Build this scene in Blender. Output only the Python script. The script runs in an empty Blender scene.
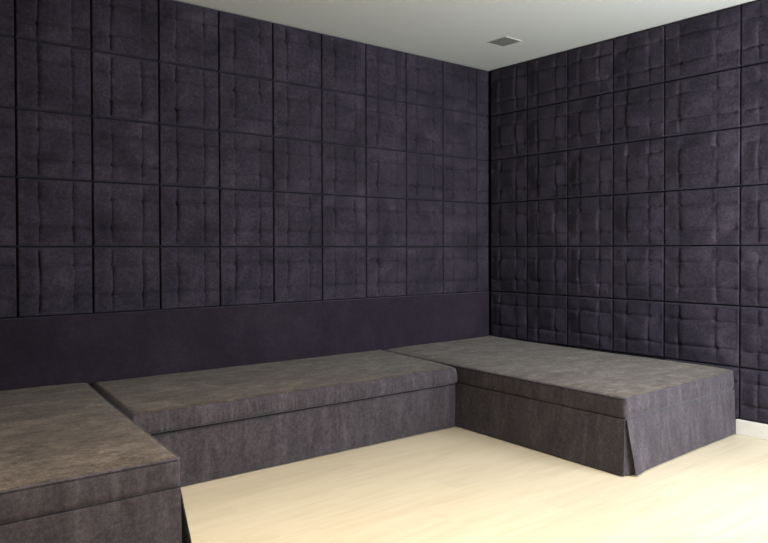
import bpy, math, random
import numpy as np
from mathutils import Vector, noise

COL = bpy.context.scene.collection
RAD = math.radians

# ------------------------------------------------------------------ helpers
def mesh_obj(name, verts, faces, mat, parent=None, smooth=True, sharp=None):
    me = bpy.data.meshes.new(name)
    me.from_pydata([tuple(v) for v in verts], [], faces)
    me.validate(); me.update()
    if mat: me.materials.append(mat)
    for p in me.polygons: p.use_smooth = smooth
    if smooth and sharp: me.set_sharp_from_angle(angle=RAD(sharp))
    o = bpy.data.objects.new(name, me)
    COL.objects.link(o)
    if parent: o.parent = parent
    return o

class MB:
    def __init__(s): s.v = []; s.f = []
    def add(s, v, f):
        n = len(s.v); s.v += [tuple(p) for p in v]; s.f += [tuple(i + n for i in q) for q in f]
    def box(s, x0, x1, y0, y1, z0, z1):
        v = [(x, y, z) for x in (x0, x1) for y in (y0, y1) for z in (z0, z1)]
        s.add(v, [(0,1,3,2),(4,6,7,5),(0,4,5,1),(2,3,7,6),(0,2,6,4),(1,5,7,3)])
    def bbox(s, x0, x1, y0, y1, z0, z1, b):
        """box with bevelled edges"""
        import bmesh
        bm = bmesh.new()
        vs = [bm.verts.new((x, y, z)) for x in (x0, x1) for y in (y0, y1) for z in (z0, z1)]
        for q in [(0,1,3,2),(4,6,7,5),(0,4,5,1),(2,3,7,6),(0,2,6,4),(1,5,7,3)]:
            bm.faces.new([vs[i] for i in q])
        bmesh.ops.recalc_face_normals(bm, faces=bm.faces)
        bmesh.ops.bevel(bm, geom=list(bm.edges), offset=b, segments=2, affect='EDGES', profile=.6)
        bm.verts.index_update()
        s.add([v.co for v in bm.verts], [[v.index for v in f.verts] for f in bm.faces])
        bm.free()
    def build(s, name, mat, parent=None, smooth=False, sharp=None):
        return mesh_obj(name, s.v, s.f, mat, parent, smooth, sharp)

def tube(pts, r, n=8, closed=False):
    v = []; f = []
    m = len(pts); P = [Vector(p) for p in pts]
    for i, p in enumerate(P):
        if closed: t = P[(i+1) % m] - P[i-1]
        else: t = P[min(i+1, m-1)] - P[max(i-1, 0)]
        t.normalize()
        a = Vector((0, 0, 1)) if abs(t.z) < .9 else Vector((1, 0, 0))
        b = t.cross(a).normalized(); c = b.cross(t)
        for k in range(n):
            q = 2*math.pi*k/n
            v.append(p + (b*math.cos(q) + c*math.sin(q))*r)
    for i in range(m if closed else m-1):
        j = (i+1) % m
        for k in range(n):
            f.append((i*n+k, i*n+(k+1) % n, j*n+(k+1) % n, j*n+k))
    if not closed:
        f.append(tuple(range(n))); f.append(tuple((m-1)*n+k for k in reversed(range(n))))
    return v, f

def empty(name, loc, label, cat, group=None):
    o = bpy.data.objects.new(name, None); COL.objects.link(o)
    o.location = loc; o.empty_display_size = .1
    o['label'] = label; o['category'] = cat
    if group: o['group'] = group
    return o

def structure(name, mb, mat, **k):
    o = mb.build(name, mat, **k); o['kind'] = 'structure'; return o

# ------------------------------------------------------------------ materials
def new_mat(name):
    m = bpy.data.materials.new(name); m.use_nodes = True
    nt = m.node_tree; nt.nodes.clear()
    out = nt.nodes.new('ShaderNodeOutputMaterial')
    b = nt.nodes.new('ShaderNodeBsdfPrincipled')
    nt.links.new(b.outputs[0], out.inputs[0])
    return m, nt, b

def srgb(r, g, b):
    f = lambda c: (c/255/12.92) if c/255 <= .04045 else ((c/255+.055)/1.055)**2.4
    return (f(r), f(g), f(b), 1)

def coords(nt, scale=(1, 1, 1)):
    g = nt.nodes.new('ShaderNodeNewGeometry')
    mp = nt.nodes.new('ShaderNodeMapping'); mp.inputs['Scale'].default_value = scale
    nt.links.new(g.outputs['Position'], mp.inputs['Vector'])
    return mp.outputs[0]

def noise_node(nt, vec, scale, detail=4, rough=.6, dist=0):
    n = nt.nodes.new('ShaderNodeTexNoise')
    n.inputs['Scale'].default_value = scale; n.inputs['Detail'].default_value = detail
    n.inputs['Roughness'].default_value = rough; n.inputs['Distortion'].default_value = dist
    nt.links.new(vec, n.inputs['Vector']); return n.outputs[0]

def ramp(nt, fac, stops):
    r = nt.nodes.new('ShaderNodeValToRGB'); e = r.color_ramp.elements
    e[0].position, e[0].color = stops[0]; e[1].position, e[1].color = stops[1]
    for p, c in stops[2:]:
        q = e.new(p); q.color = c
    nt.links.new(fac, r.inputs[0]); return r.outputs[0]

def mix(nt, fac, a, b, mode='MIX'):
    m = nt.nodes.new('ShaderNodeMix'); m.data_type = 'RGBA'; m.blend_type = mode
    for s, v in ((m.inputs[0], fac), (m.inputs[6], a), (m.inputs[7], b)):
        if isinstance(v, (int, float, tuple)): s.default_value = v
        else: nt.links.new(v, s)
    return m.outputs[2]

def math_node(nt, op, a, b=0., c=0.):
    m = nt.nodes.new('ShaderNodeMath'); m.operation = op
    for i, v in enumerate((a, b, c)):
        if isinstance(v, (int, float)): m.inputs[i].default_value = v
        else: nt.links.new(v, m.inputs[i])
    return m.outputs[0]

def bump(nt, b, height, strength, dist=.002, prev=None):
    n = nt.nodes.new('ShaderNodeBump'); n.inputs['Strength'].default_value = strength
    n.inputs['Distance'].default_value = dist
    nt.links.new(height, n.inputs['Height'])
    if prev is not None: nt.links.new(prev, n.inputs['Normal'])
    nt.links.new(n.outputs[0], b.inputs['Normal']); return n.outputs[0]

def velvet(name, dark, mid, light, streak=(1, 1, 1), blotch=5., sheen=.35, sheen_tint=(.8, .75, .8, 1), fine=.35, lum=.5):
    """napped velvet: blotchy brushed pile, short fibres, soft sheen"""
    m, nt, b = new_mat(name)
    v = coords(nt, streak)
    n1 = noise_node(nt, v, blotch, 9, .70, .6)
    c1 = ramp(nt, n1, [(.30, dark), (.52, mid), (.74, light)])
    raw = coords(nt)
    n2 = noise_node(nt, raw, 160, 3, .7)
    c2 = ramp(nt, n2, [(.32, (1-fine, 1-fine, 1-fine, 1)), (.68, (1+0, 1+0, 1+0, 1))])
    n5 = noise_node(nt, raw, 55, 3, .7)
    c5 = ramp(nt, n5, [(.34, (1-fine, 1-fine, 1-fine, 1)), (.66, (1, 1, 1, 1))])
    col = mix(nt, 1., mix(nt, 1., c1, c2, 'MULTIPLY'), c5, 'MULTIPLY')
    nt.links.new(col, b.inputs['Base Color'])
    b.inputs['Roughness'].default_value = .92
    b.inputs['Specular IOR Level'].default_value = .15
    b.inputs['Sheen Weight'].default_value = sheen
    b.inputs['Sheen Roughness'].default_value = .45
    b.inputs['Sheen Tint'].default_value = sheen_tint
    n3 = noise_node(nt, raw, 420, 2, .6)
    p = bump(nt, b, n3, .5, .0012)
    n4 = noise_node(nt, raw, 22, 3, .5)
    bump(nt, b, n4, .35, .006, p)
    return m

M = {}
M['wall_velvet'] = velvet('plum velvet', (.0245, .0195, .0290, 1), (.0490, .0392, .0560, 1), (.085, .0690, .093, 1),
                          blotch=3.2, sheen=.08, sheen_tint=(.80, .76, .95, 1), fine=.45)
M['band'] = velvet('plum suede', (.0175, .0122, .0190, 1), (.0260, .0185, .0280, 1), (.037, .027, .039, 1),
                   blotch=2.6, sheen=.12, sheen_tint=(.8, .7, .9, 1), fine=.25)
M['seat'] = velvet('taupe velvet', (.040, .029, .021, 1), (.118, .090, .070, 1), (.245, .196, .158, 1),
                   streak=(1, 1.9, 1), blotch=6.5, sheen=.12, sheen_tint=(1, .93, .85, 1), fine=.5)  # tops: warm light from above put into a lighter, browner colour
M['side'] = velvet('taupe velvet shaded', (.044, .036, .041, 1), (.072, .060, .067, 1), (.115, .097, .105, 1),
                   streak=(2.2, 2.2, .55), blotch=6., sheen=.15, sheen_tint=(.9, .9, 1, 1), fine=.38)  # same velvet, darker and cooler: shade of the sides put into the colour
M['dark'] = velvet('dark fabric and seam shade', (.012, .010, .012, 1), (.018, .015, .018, 1), (.024, .02, .024, 1), sheen=.05)  # near black, carries the shade of the bench seam and left slit

def plain(name, col, rough=.6, nscale=30, amt=.06, bstr=.15, spec=.3):
    m, nt, b = new_mat(name)
    v = coords(nt)
    n = noise_node(nt, v, nscale, 4, .6)
    lo = tuple(c*(1-amt) for c in col[:3]) + (1,); hi = tuple(min(1, c*(1+amt)) for c in col[:3]) + (1,)
    nt.links.new(ramp(nt, n, [(.3, lo), (.7, hi)]), b.inputs['Base Color'])
    b.inputs['Roughness'].default_value = rough
    b.inputs['Specular IOR Level'].default_value = spec
    bump(nt, b, n, bstr, .001)
    return m
M['ceiling'] = plain('ceiling plaster', (.53, .54, .50, 1), .9, 60, .01, .02)
M['paint'] = plain('wall paint', (.62, .60, .57, 1), .85, 60, .02, .1)
M['seam_shade_paint'] = plain('dark paint with seam shade', (.006, .005, .007, 1), .85, 60, .05, .1)  # near black: shade of the panel seams put into the backing colour
M['baseboard'] = plain('baseboard lacquer', (.60, .57, .50, 1), .4, 20, .02, .05)
M['vent_frame'] = plain('vent frame lacquer', (.50, .50, .45, 1), .5, 20, .02, .05)
M['vent_slat'] = plain('vent slat metal', (.27, .27, .24, 1), .5, 20, .04, .05)
M['vent_dark'] = plain('vent duct', (.06, .06, .055, 1), .8, 20, .04, .05)
M['frame_paint'] = plain('window frame paint', (.7, .7, .68, 1), .5, 20, .02, .05)

def wood():
    m, nt, b = new_mat('pale oak laminate')
    PW, PL = .19, 1.30
    g = nt.nodes.new('ShaderNodeNewGeometry')
    s = nt.nodes.new('ShaderNodeSeparateXYZ'); nt.links.new(g.outputs['Position'], s.inputs[0])
    row = math_node(nt, 'FLOOR', math_node(nt, 'DIVIDE', s.outputs[1], PW))
    off = math_node(nt, 'MULTIPLY', math_node(nt, 'FRACT', math_node(nt, 'MULTIPLY', row, .377)), PL)
    xs = math_node(nt, 'DIVIDE', math_node(nt, 'ADD', s.outputs[0], off), PL)
    col_i = math_node(nt, 'FLOOR', xs)
    cb = nt.nodes.new('ShaderNodeCombineXYZ'); nt.links.new(row, cb.inputs[0]); nt.links.new(col_i, cb.inputs[1])
    wn = nt.nodes.new('ShaderNodeTexWhiteNoise'); nt.links.new(cb.outputs[0], wn.inputs[0])
    # grain, shifted for each plank
    sh = nt.nodes.new('ShaderNodeVectorMath'); sh.operation = 'MULTIPLY_ADD'
    nt.links.new(wn.outputs['Color'], sh.inputs[0]); sh.inputs[1].default_value = (9, 9, 9)
    nt.links.new(g.outputs['Position'], sh.inputs[2])
    mp = nt.nodes.new('ShaderNodeMapping'); mp.inputs['Scale'].default_value = (1.1, 11, 1)
    nt.links.new(sh.outputs[0], mp.inputs[0])
    gr = noise_node(nt, mp.outputs[0], 2.2, 6, .62, .5)
    base = ramp(nt, gr, [(.25, (.48, .402, .275, 1)), (.5, (.53, .457, .328, 1)), (.75, (.56, .488, .36, 1))])
    tone = ramp(nt, wn.outputs[0], [(0., (.93, .93, .92, 1)), (1., (1., 1., 1., 1))])
    c = mix(nt, 1., base, tone, 'MULTIPLY')
    # joints
    def edge(v, w):
        f = math_node(nt, 'FRACT', v)
        d = math_node(nt, 'MINIMUM', f, math_node(nt, 'SUBTRACT', 1., f))
        return math_node(nt, 'LESS_THAN', d, w)
    e = math_node(nt, 'MAXIMUM', edge(math_node(nt, 'DIVIDE', s.outputs[1], PW), .006), edge(xs, .0009))
    c = mix(nt, math_node(nt, 'MULTIPLY', e, .22), c, (.30, .23, .15, 1))
    nt.links.new(c, b.inputs['Base Color'])
    b.inputs['Roughness'].default_value = .42
    b.inputs['Specular IOR Level'].default_value = .35
    bump(nt, b, gr, .08, .001)
    return m
M['wood'] = wood()

def glass():
    m, nt, b = new_mat('window glass')
    b.inputs['Transmission Weight'].default_value = 1
    b.inputs['Roughness'].default_value = 0
    b.inputs['IOR'].default_value = 1.01
    return m
M['glass'] = glass()

# ------------------------------------------------------------------ room
H = 2.706
XL, YF = -6.20, -4.60           # far side wall, window wall
G = .050                        # thickness of the wall upholstery
mb = MB(); mb.box(XL-.1, G+.1, YF-.2, G+.1, -.1, 0); structure('floor', mb, M['wood'])
mb = MB(); mb.box(XL-.1, G+.1, YF-.2, G+.1, H, H+.1); structure('ceiling', mb, M['ceiling'])
mb = MB(); mb.box(XL-.1, G+.1, G, G+.1, 0, H); structure('wall_left', mb, M['seam_shade_paint'])
mb = MB(); mb.box(G, G+.1, YF-.2, G, 0, H); structure('wall_right', mb, M['seam_shade_paint'])
mb = MB(); mb.box(XL-.1, XL, YF-.2, G, 0, H); structure('wall_far', mb, M['seam_shade_paint'])
# window wall behind the camera
WX0, WX1, WZ0, WZ1 = -1.75, -.08, .50, 2.10
YW, XJ = -3.85, -2.60            # unseen jog, invented to bring the window light nearer the right wall
mb = MB()
mb.box(XL, XJ, YF-.2, YF, 0, H); mb.box(XJ-.1, XJ, YF, YW, 0, H)
mb.box(XJ, WX0, YW-.2, YW, 0, H); mb.box(WX1, G, YW-.2, YW, 0, H)
mb.box(WX0, WX1, YW-.2, YW, 0, WZ0); mb.box(WX0, WX1, YW-.2, YW, WZ1, H)
structure('wall_front', mb, M['paint'])
mb = MB(); t = .05; xm = (WX0+WX1)/2
mb.box(WX0, WX1, YW-.14, YW-.08, WZ0, WZ0+t); mb.box(WX0, WX1, YW-.14, YW-.08, WZ1-t, WZ1)
for x in (WX0, xm-t/2, WX1-t): mb.box(x, x+t, YW-.14, YW-.08, WZ0+t, WZ1-t)
wf = structure('window_1', mb, M['frame_paint'])
mb = MB()
mb.box(WX0+t, xm-t/2, YW-.115, YW-.105, WZ0+t, WZ1-t); mb.box(xm+t/2, WX1-t, YW-.115, YW-.105, WZ0+t, WZ1-t)
mb.build('window_glass', M['glass'], wf)

# baseboard on the right wall, from the daybed's end on
mb = MB(); mb.bbox(-.006, G, YW+.002, -2.096, 0, .094, .003)
structure('baseboard_right', mb, M['baseboard'])

mb = MB(); mb.box(.006, G-.001, -1.598, 0, 0, .4195); mb.box(.012, G-.001, -2.094, -1.599, 0, .0935); structure('trim_1', mb, M['seam_shade_paint'])
# ------------------------------------------------------------------ tufted wall panels
def sm(x): 
    x = np.clip(x, 0, 1); return x*x*(3-2*x)

def panel_mesh(w, h, seed, tu=(.27, .73), tv=(.27, .73), cell=.0105, ku=1., kv=1.):
    """(u, v, depth) arrays of a pillowed panel pinched along two vertical and two horizontal folds"""
    rs = np.random.RandomState(seed)
    def axis(L, tucks):
        base = list(np.linspace(0, L, max(4, int(L/cell))+1))
        for e in (.0013, .0027, .0045): base += [e, L-e]
        for q in tucks: base += [q*L + d for d in (-.006, -.003, 0, .003, .006)]
        base = sorted(base); out = [base[0]]
        for b in base[1:]:
            if b - out[-1] > .0012: out.append(b)
        out[-1] = L
        return np.array(out)
    U, V = axis(w, tu), axis(h, tv)
    u, v = np.meshgrid(U, V, indexing='ij')
    # edge rounding
    def edge(d, r): return np.sqrt(np.clip(1-(1-np.clip(d/r, 0, 1))**2, 0, 1))
    du = np.minimum(u, w-u); dv = np.minimum(v, h-v)
    T = .058
    depth = T*edge(du, .004)*edge(dv, .004)
    depth = depth - T*.0
    # overall pillow : borders lean back to the seams
    depth -= .014*(1-sm(du/(.33*w+1e-6))*sm(dv/(.33*h)))
    # folds, wandering a little
    def fold(a, pos, along, L, amp, wd):
        ph = rs.rand(3)*6.28
        wob = .0022*np.sin(along/L*5+ph[0]) + .0012*np.sin(along/L*13+ph[1])
        d = a-(pos+wob)
        s = rs.choice([-1, 1])*rs.uniform(.0, .5)
        wl, wr = wd*(1+s), wd*(1-s)
        ww = np.where(d < 0, wl, wr)
        mod = .65+.45*np.sin(along/L*3.1+ph[2])**2
        return amp*mod*np.exp(-np.abs(d)/ww)
    cuts = 0*u
    for q in tu: cuts += fold(u, q*w, v, h, ku*rs.uniform(.008, .014), .009)
    for q in tv: cuts += fold(v, q*h, u, w, kv*rs.uniform(.008, .014), .010)
    # pinched points where the folds cross
    for q in tu:
        for p in tv:
            r2 = ((u-q*w)/.016)**2+((v-p*h)/.016)**2
            cuts += rs.uniform(.005, .010)*np.exp(-r2)
            # little radiating creases
            a0 = rs.uniform(0, 6.28)
            ang = np.arctan2(v-p*h, u-q*w); rr = np.sqrt(r2)
            cuts += .0008*np.sin(ang*3+a0)*np.exp(-((rr-1.6)/1.2)**2)
    fade = np.clip(np.minimum(du, dv)/.03, 0, 1)
    depth -= cuts*fade
    # slack cloth
    ph = rs.rand(6)*6.28; k = rs.uniform(8, 26, 6)
    depth += fade*(.0008*np.sin(u*k[0]+v*k[1]+ph[0])+.0006*np.sin(u*k[2]*1.7-v*k[3]*1.3+ph[1]))
    # lean of each of the nine fields
    cu = [0]+[t*w for t in tu]+[w]; cv = [0, tv[0]*h, tv[1]*h, h]
    for i in range(len(cu)-1):
        for j in range(3):
            a, b = rs.uniform(-.08, .08, 2)
            x = (u-(cu[i]+cu[i+1])/2); y = (v-(cv[j]+cv[j+1])/2)
            hw = (cu[i+1]-cu[i])/2; hh = (cv[j+1]-cv[j])/2
            win = np.clip((1-np.abs(x)/hw)*5, 0, 1)*np.clip((1-np.abs(y)/hh)*6, 0, 1)
            depth += (a*x+b*y+.0022*(1-(x/hw)**2)*(1-(y/hh)**2))*win*fade*np.where((np.abs(x) < hw) & (np.abs(y) < hh), 1, 0)
    depth = np.clip(depth, 0.0, G+.013)
    return U, V, u, v, depth

def add_panel(wall, a0, a1, z0, z1, seed, label, tu=(.27, .73), group=None):
    gap = .0028
    gz = .0045
    w, h = a1-a0-2*gap, z1-z0-2*gz
    narrow = w < .25
    U, V, u, v, d = panel_mesh(w, h, seed, tu if not narrow else (), (.27, .73), ku=1.5 if wall == 'left' else .5, kv=1.7 if wall == 'left' else 1.3)
    nu, nv = u.shape
    if wall == 'left':     # plane y = 0, runs along x ; panel faces -y
        X = u; Y = G - d; Z = v; origin = (a0+gap, 0, z0+gz)
    else:                  # plane x = 0, runs along y ; panel faces -x ; u runs towards the camera side
        X = G - d; Y = u; Z = v; origin = (0, a0+gap, z0+gz)
    verts = np.stack([X, Y, Z], -1).reshape(-1, 3)
    idx = np.arange(nu*nv).reshape(nu, nv)
    q = np.stack([idx[:-1, :-1], idx[1:, :-1], idx[1:, 1:], idx[:-1, 1:]], -1).reshape(-1, 4)
    if wall == 'right': q = q[:, ::-1]
    o = mesh_obj('tufted_panel', verts.tolist(), q.tolist(), M['wall_velvet'], smooth=True)
    o.location = origin
    # the back board closes the mesh
    o['label'] = label; o['category'] = 'upholstered panel'
    o['group'] = group
    return o

ROWS = [H-.002, 2.3125, 1.936, 1.567, 1.1925, .809, .421, .0965]
ordn = ['first', 'second', 'third', 'fourth', 'fifth', 'sixth', 'seventh', 'eighth', 'ninth', 'tenth', 'eleventh', 'twelfth']
rowL = ['top row', 'second row down', 'middle row', 'fourth row down', 'row above the plain band']
X0, PWL = -.151, .3927
seed = 10
for r in range(5):
    z1, z0 = ROWS[r], ROWS[r+1]
    add_panel('left', X0, -.003, z0, z1, seed, 'narrow plum velvet strip panel, left wall, %s, beside the corner' % rowL[r], group='tufted velvet panels on the left wall'); seed += 1
    for k in range(11):
        a1 = X0-PWL*k; a0 = a1-PWL
        add_panel('left', a0, a1, z0, z1, seed, 'plum velvet tufted panel, left wall, %s, %s from the corner' % (rowL[r], ordn[k]), group='tufted velvet panels on the left wall'); seed += 1
rowR = ['top row', 'second row down', 'third row down', 'fourth row down', 'fifth row down', 'sixth row down', 'bottom row on the baseboard']
RC = [-.001, -.400, -.800, -1.200, -1.600, -2.111, -2.515, -2.915]
for r in range(7):
    z1, z0 = ROWS[r], ROWS[r+1]
    for k in range(7):
        if r == 6 and k < 4: continue        # behind the daybed
        a1, a0 = RC[k], RC[k+1]
        wide = k == 4
        add_panel('right', a0, a1, z0, z1, seed,
                  ('wide ' if wide else '') + 'plum velvet tufted panel, right wall, %s, %s from the corner' % (rowR[r], ordn[k]),
                  tu=(.29, .79) if wide else (.28, .72), group='tufted velvet panels on the right wall'); seed += 1

# plain fabric band under the panels of the left wall
mb = MB()
n = 60
mb.bbox(X0-11*PWL, -.004, .004, G-.003, .002, .806, .004)
o = mb.build('backrest_board', M['band'], smooth=True, sharp=40)
o['label'] = 'plain dark aubergine fabric band along the left wall behind the seats, below the tufted panels'
o['category'] = 'backrest'

# ------------------------------------------------------------------ seating
def lerp(a, b, t): return (a[0]+(b[0]-a[0])*t, a[1]+(b[1]-a[1])*t)

def outline(c, r, step):
    """rounded quadrilateral, counter-clockwise ; returns points + outward normals + arc length"""
    out = []
    n = len(c)
    for i in range(n):
        p, a, b = Vector(c[i]), Vector(c[i-1]), Vector(c[(i+1) % n])
        d0 = (p-a).normalized(); d1 = (b-p).normalized()
        s = p-d0*r; e = p+d1*r
        for k in range(7):
            t = k/6
            q = s*(1-t)**2+p*2*t*(1-t)+e*t*t
            nn = (Vector((d0.y, -d0.x))*(1-t)+Vector((d1.y, -d1.x))*t).normalized()
            out.append((q, nn))
        L = (b-p).length-2*r; m = max(1, int(L/step))
        for k in range(1, m):
            out.append((e+d1*(L*k/m), Vector((d1.y, -d1.x))))
    s = 0; res = []
    for i, (q, nn) in enumerate(out):
        if i: s += (q-out[i-1][0]).length
        res.append((q.x, q.y, nn.x, nn.y, s))
    return res

def nz(x, y=0., z=0.): return noise.noise(Vector((x, y, z)))

def cushion(name, c, zs, ztop, rib, bulge, mats, parent, step=.006, er=.016, seedo=0., top_wave=.002, roll=.008, cr=.02):
    """fitted cover : side band from the seam up, rounded edge, slightly crowned top (ztop(x, y))"""
    ol = outline(c, cr, step); N = len(ol)
    V = []; F = []; tops = []
    levels = [0, .03, .07, .12, .25, .4, .55, .7, .85, 1.]
    cxm = sum(p[0] for p in c)/4; cym = sum(p[1] for p in c)/4
    for li, l in enumerate(levels):
        for (x, y, nx, ny, s) in ol:
            zt = ztop(x, y)-er
            prof = math.sin(math.pi*min(1, l*1.02))**.6 if 0 < l < 1 else 0
            r_ = rib*(abs(nz(s*38+seedo, l*.8, 3.1))*1.6+.5*nz(s*90, l*.7, 9.))*(.35+.65*prof)*(1-.35*l)
            lw = .004*nz(s*3.1+seedo, l*1.2, 5.)
            d = bulge*prof + r_ + lw*prof - roll*(1-min(1, l/.12)) 
            z = zs + (zt-zs)*l
            V.append((x+nx*d-parent.location.x, y+ny*d-parent.location.y, z+.0012*nz(s*20, 1.)*(1-l)))
    for k in range(1, 5):
        a = k/4*math.pi/2
        for (x, y, nx, ny, s) in ol:
            zt = ztop(x, y)
            wob = .0014*nz(s*7+seedo, 2.)
            V.append((x-nx*er*(1-math.cos(a))-parent.location.x, y-ny*er*(1-math.cos(a))-parent.location.y, zt-er+er*math.sin(a)+wob*math.sin(a)))
    nside = len(levels)+4
    # top : rings drawn in towards the middle
    fr = [.985, .96, .93, .89, .84, .78, .71, .63, .54, .45, .36, .27, .18, .09]
    for f in fr:
        for (x, y, nx, ny, s) in ol:
            bx, by = x-nx*er, y-ny*er
            px, py = cxm+(bx-cxm)*f, cym+(by-cym)*f
            w = top_wave*(nz(px*3.2+seedo, py*3.2)+.5*nz(px*9, py*9+seedo))
            V.append((px-parent.location.x, py-parent.location.y, ztop(px, py)+w*min(1, (1-f)*12)))
    rings = nside+len(fr)
    for r in range(rings-1):
        for i in range(N):
            j = (i+1) % N
            F.append((r*N+i, r*N+j, (r+1)*N+j, (r+1)*N+i))
            tops.append(1 if r >= nside-2 else 0)
    V.append((cxm-parent.location.x, cym-parent.location.y, ztop(cxm, cym)))
    for i in range(N):
        F.append(((rings-1)*N+i, (rings-1)*N+(i+1) % N, len(V)-1)); tops.append(1)
    o = mesh_obj(name, V, F, mats[0], parent)
    if len(mats) > 1:
        o.data.materials.append(mats[1])
        for p, t in zip(o.data.polygons, tops): p.material_index = t
    return o

def piping(name, c, zf, off, r, parent, mat, skip=None):
    ol = outline(c, .02, .03)
    pts = [(x+nx*off-parent.location.x, y+ny*off-parent.location.y, zf(x, y)+.001*nz(s*6)) for (x, y, nx, ny, s) in ol]
    v, f = tube(pts, r, 7, True)
    return mesh_obj(name, v, f, mat, parent)

def cloth_strip(name, pts_top, pts_bot, z0, z1, mat, parent, rows=16, wave=.004, sd=0., thick=.004, fold=None):
    """hanging cloth between a top polyline and a bottom polyline (lists of (x, y)), solidified"""
    n = len(pts_top); V = []; F = []
    dx, dy = pts_top[-1][0]-pts_top[0][0], pts_top[-1][1]-pts_top[0][1]
    L = math.hypot(dx, dy); nx, ny = dy/L, -dx/L
    for side in (0, 1):
        for j in range(rows+1):
            t = j/rows
            for i in range(n):
                a = i/(n-1); s = a*L
                x = pts_top[i][0]*(1-t)+pts_bot[i][0]*t; y = pts_top[i][1]*(1-t)+pts_bot[i][1]*t
                d = wave*t**.8*(nz(s*3.4+sd, t*.6)+.6*nz(s*9+sd, t*.9, 4.)) + .0012*nz(s*14+sd, t*5)
                if fold: d += fold(a, s, t)
                d -= side*thick
                z = z1+(z0-z1)*t
                if t > .9: z += .002*nz(s*4+sd, 8.)
                V.append((x+nx*d-parent.location.x, y+ny*d-parent.location.y, z))
    S = n*(rows+1)
    for j in range(rows):
        for i in range(n-1):
            a = j*n+i
            F.append((a, a+n, a+n+1, a+1)); F.append((S+a, S+a+1, S+a+n+1, S+a+n))
    for i in range(n-1):
        F.append((i, i+1, S+i+1, S+i)); b = rows*n+i; F.append((b, S+b, S+b+1, b+1))
    for j in range(rows):
        a = j*n; F.append((a, S+a, S+a+n, a+n)); a = j*n+n-1; F.append((a, a+n, S+a+n, S+a))
    return mesh_obj(name, V, F, mat, parent, sharp=60)

def line(a, b, n): return [lerp(a, b, i/(n-1)) for i in range(n)]

def plinth(c, ins, parent, ztop=.26):
    cx_ = sum(p[0] for p in c)/4; cy_ = sum(p[1] for p in c)/4
    q = []
    for p in c:
        d = Vector((p[0]-cx_, p[1]-cy_))
        q.append((p[0]-math.copysign(ins, d.x)-parent.location.x, p[1]-math.copysign(ins, d.y)-parent.location.y))
    v = [(x, y, 0) for x, y in q]+[(x, y, ztop) for x, y in q]
    f = [(0,1,2,3), (7,6,5,4)]+[(i, i+4, (i+1) % 4+4, (i+1) % 4) for i in range(4)]
    return mesh_obj('plinth', v, f, M['dark'], parent, smooth=False)

def seg_dist(p, a, b):
    ax, ay = a; bx, by = b
    t = ((p[0]-ax)*(bx-ax)+(p[1]-ay)*(by-ay))/((bx-ax)**2+(by-ay)**2); t = max(0, min(1, t))
    return math.hypot(p[0]-ax-(bx-ax)*t, p[1]-ay-(by-ay)*t)

def seat_top(z0, back, edges):
    return lambda x, y: z0+back*math.exp(-abs(y)/.55)+.010*(1-math.exp(-min(seg_dist((x, y), a, b) for a, b in edges)/.12))
def crown(z0, amt, edges, k=.40):
    return lambda x, y: z0+amt*(1-math.exp(-min(seg_dist((x, y), a, b) for a, b in edges)/k))

# --- daybed in the corner (right)
A, B, Cc, D = (-1.182, -.014), (-1.266, -2.118), (-.018, -2.090), (-.018, -.014)   # ccw seen from above
rt = empty('daybed', (-.63, -1.05, 0), 'taupe velvet daybed with pleated skirt standing in the corner against the right wall', 'daybed')
q = [A, B, Cc, D]
ztr0 = seat_top(.396, .020, [(A, B), (B, Cc)])
ztr = lambda x, y: ztr0(x, y)+.010*math.exp(-abs(x)/.25)
SEAM = .283
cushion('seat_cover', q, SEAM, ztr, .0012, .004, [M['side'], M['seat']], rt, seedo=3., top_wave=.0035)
piping('piping', q, lambda x, y: ztr(x, y)-.006, -.0015, .0032, rt, M['side'])
piping('welt', q, lambda x, y: SEAM-.002, -.005, .0035, rt, M['side'])
plinth([lerp(A, B, 0), B, Cc, D], .05, rt)
B1 = (B[0]-.001, B[1]+.004)
def flare(a, s, t): return .004+.016*t
cloth_strip('skirt_panel', line(A, B1, 90)[::1], line((A[0], A[1]), (B1[0]-.040, B1[1]-.024), 90), .006, SEAM, M['side'], rt, sd=2., wave=-.004,
            fold=lambda a, s, t: -(-.002-.006*t))
cloth_strip('skirt_panel', line((B[0]+.006, B[1]), Cc, 70), line((B[0]-.004, B[1]-.034), (Cc[0], Cc[1]-.004), 70), .008, SEAM, M['side'], rt, sd=7., wave=.006,
            fold=lambda a, s, t: .003+.005*t+.018*t*math.exp(-(s/.10)**2))
cloth_strip('corner_pleat', line((B[0]+.004, B[1]+.012), (B[0]+.030, B[1]+.007), 8), line((B[0]-.048, B[1]-.006), (B[0]+.03, B[1]-.034), 8), .006, SEAM-.004, M['side'], rt, wave=.001, rows=8)

# --- long bench seat in the middle
A, B, Cc, D = (-3.306, -.014), (-3.380, -.862), (-1.252, -.862), (-1.212, -.014)
md = empty('bench_seat', (-2.28, -.43, 0), 'long low taupe velvet bench seat with gathered cushion side, between the two daybeds', 'bench')
q = [A, B, Cc, D]
ztm = seat_top(.393, .020, [(B, Cc)])
SM = .290
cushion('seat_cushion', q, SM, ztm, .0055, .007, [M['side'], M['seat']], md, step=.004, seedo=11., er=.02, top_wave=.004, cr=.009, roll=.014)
piping('welt', q, lambda x, y: SM-.003, -.010, .0035, md, M['dark'])  # dark tube paints the shadow line under the cushion
plinth([A, (B[0], B[1]+.02), (Cc[0], Cc[1]+.02), D], .03, md, .28)
cloth_strip('base_cover', line((B[0]+.004, B[1]+.014), (Cc[0]+.004, Cc[1]+.014), 160), line((B[0]+.004, B[1]+.016), (Cc[0]+.004, Cc[1]+.016), 160), .007, SM-.004, M['side'], md, sd=21., wave=.0035)
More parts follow.
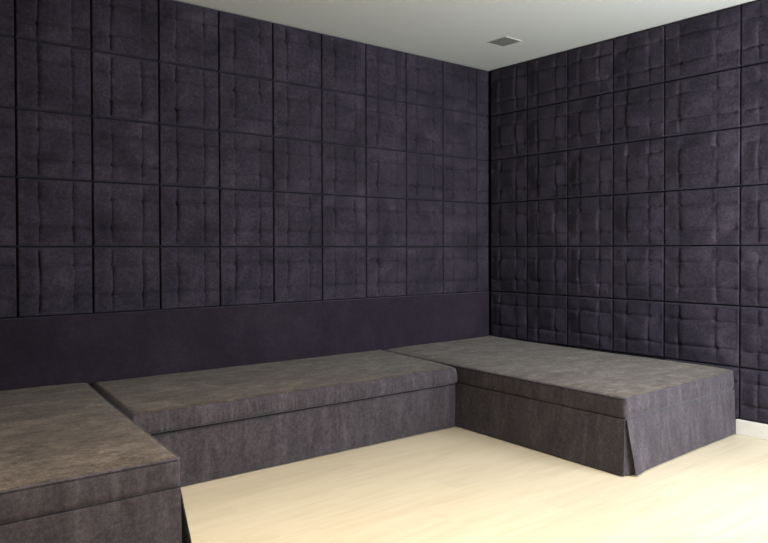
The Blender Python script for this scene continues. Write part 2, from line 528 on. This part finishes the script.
cloth_strip('base_cover', line((A[0]+.004, A[1]-.01), (B[0]+.004, B[1]+.014), 40), line((A[0]+.004, A[1]-.01), (B[0]+.004, B[1]+.014), 40), .007, SM-.004, M['side'], md, sd=31., wave=.002)

# --- daybed at the left
A, B, Cc, D = (-4.78, -.014), (-4.78, -1.640), (-3.482, -1.662), (-3.336, -.014)
lf = empty('daybed', (-4.1, -.83, 0), 'taupe velvet daybed at the left end, nearest the viewer, with slit skirt corner', 'daybed')
q = [A, B, Cc, D]
ztl = seat_top(.398, .028, [(B, Cc), (Cc, D)])
SL = .285
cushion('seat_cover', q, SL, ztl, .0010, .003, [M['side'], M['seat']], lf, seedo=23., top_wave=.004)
piping('piping', q, lambda x, y: ztl(x, y)-.006, -.0015, .0034, lf, M['side'])
piping('welt', q, lambda x, y: SL-.002, -.005, .0035, lf, M['side'])
plinth(q, .06, lf)
cloth_strip('skirt_panel', line((B[0], B[1]), (Cc[0]-.001, Cc[1]), 90), line((B[0], B[1]-.006), (Cc[0]-.004, Cc[1]-.010), 90), .006, SL, M['side'], lf, sd=41., wave=.007,
            fold=lambda a, s, t: .002+.006*t)
cloth_strip('skirt_panel', line((Cc[0], Cc[1]+.008), (D[0]-.004, D[1]-.01), 70), line((Cc[0]+.056, Cc[1]+.020), (D[0]-.004, D[1]-.01), 70), .006, SL, M['side'], lf, sd=47., wave=.003,
            fold=lambda a, s, t: .002+.003*t)
cloth_strip('corner_pleat', line((Cc[0]-.04, Cc[1]+.006), (Cc[0]-.004, Cc[1]+.03), 8), line((Cc[0]-.05, Cc[1]+.012), (Cc[0]+.040, Cc[1]+.05), 8), .006, SL-.004, M['dark'], lf, wave=.001, rows=8)  # near-black pleat, the slit's shade put into its colour

# ------------------------------------------------------------------ ceiling vent
vx0, vx1, vy0, vy1 = -.622, -.458, -.732, -.556
vt = empty('ceiling_vent', ((vx0+vx1)/2, (vy0+vy1)/2, H), 'small square grey air vent in the ceiling near the corner', 'air vent')
ox, oy = vt.location.x, vt.location.y
mb = MB(); e = .007
for (a, b, c_, d) in ((vx0-e, vx1+e, vy0-e, vy0), (vx0-e, vx1+e, vy1, vy1+e), (vx0-e, vx0, vy0, vy1), (vx1, vx1+e, vy0, vy1)):
    mb.bbox(a-ox, b-ox, c_-oy, d-oy, -.005, 0, .0015)
mb.build('frame', M['vent_frame'], vt)
mb = MB(); mb.box(vx0-ox, vx1-ox, vy0-oy, vy1-oy, -.0015, 0); mb.build('backing', M['vent_dark'], vt)
for i in range(9):
    y = vy0+(i+.5)*(vy1-vy0)/9
    v = []; 
    a, hw, th = RAD(28), .0085, .0012
    for (s1, s2) in ((-1, -1), (1, -1), (1, 1), (-1, 1)):
        yy = s1*hw*math.cos(a)-s2*th*math.sin(a); zz = s1*hw*math.sin(a)+s2*th*math.cos(a)
        v.append((yy, zz))
    vv = [(x, y-oy+p[0], -.0058+p[1]*.8) for x in (vx0-ox+.001, vx1-ox-.001) for p in v]
    mesh_obj('slat', vv, [(0,1,2,3), (7,6,5,4)]+[(k, k+4, (k+1) % 4+4, (k+1) % 4) for k in range(4)], M['vent_slat'], vt, smooth=False)

# ------------------------------------------------------------------ light
def area(name, loc, rot, sx, sy, power, col):
    l = bpy.data.lights.new(name, 'AREA'); l.shape = 'RECTANGLE'; l.size = sx; l.size_y = sy
    l.energy = power; l.color = col
    o = bpy.data.objects.new(name, l); COL.objects.link(o); o.location = loc; o.rotation_euler = rot
    return o
area('window_daylight', ((WX0+WX1)/2, YW-.03, (WZ0+WZ1)/2), (RAD(90), 0, RAD(0)), WX1-WX0-.1, WZ1-WZ0-.1, 128, (.88, .935, 1.))
# added fill lamps out of view, to brighten floor and seat tops
for (lx, ly, pw, txt) in ((-3.85, -2.35, 27, 'added unseen fill lamp on the ceiling above the left part of the room'),
                          (-2.5, -2.55, 21, 'added unseen fill lamp on the ceiling above the middle of the room')):
    lp = empty('fill_lamp', (lx, ly, H-.004), txt, 'added fill lamp', 'added ceiling fill lamps')
    mb = MB(); mb.bbox(-.16, .16, -.16, .16, -.014, 0, .004); mb.build('housing', M['vent_frame'], lp)
    l = area('fill_light', (lx, ly, H-.022), (0, 0, 0), .26, .26, pw, (1., .91, .80))
    l.data.spread = RAD(105)

w = bpy.data.worlds.new('sky'); bpy.context.scene.world = w; w.use_nodes = True
nt = w.node_tree; bg = nt.nodes['Background']
sky = nt.nodes.new('ShaderNodeTexSky'); sky.sky_type = 'NISHITA'; sky.sun_disc = False
sky.sun_elevation = RAD(40); sky.sun_rotation = RAD(200)
nt.links.new(sky.outputs[0], bg.inputs[0]); bg.inputs[1].default_value = .3

# ------------------------------------------------------------------ camera
cam = bpy.data.cameras.new('camera'); co = bpy.data.objects.new('camera', cam); COL.objects.link(co)
Cp = Vector((-4.55308, -4.20497, 1.17292)); yaw, pitch, roll, f_px, py = .10749, -.01365, -.00257, 713.487, 259.147
a = RAD(45)+yaw
fw = Vector((math.cos(a)*math.cos(pitch), math.sin(a)*math.cos(pitch), math.sin(pitch)))
r0 = Vector((math.sin(a), -math.cos(a), 0)); up = r0.cross(fw)
r2 = r0*math.cos(roll)+up*math.sin(roll); u2 = -r0*math.sin(roll)+up*math.cos(roll)
from mathutils import Matrix
mt = Matrix((r2, u2, -fw)).transposed().to_4x4(); mt.translation = Cp
co.matrix_world = mt
cam.sensor_width = 36; cam.sensor_fit = 'HORIZONTAL'; cam.lens = 36*f_px/768
cam.shift_y = (py-271.5)/768
cam.clip_start = .02
bpy.context.scene.camera = co

vs = bpy.context.scene.view_settings
vs.view_transform = 'Standard'; vs.look = 'None'; vs.gamma = 1; vs.use_curve_mapping = False
vs.exposure = 0.3
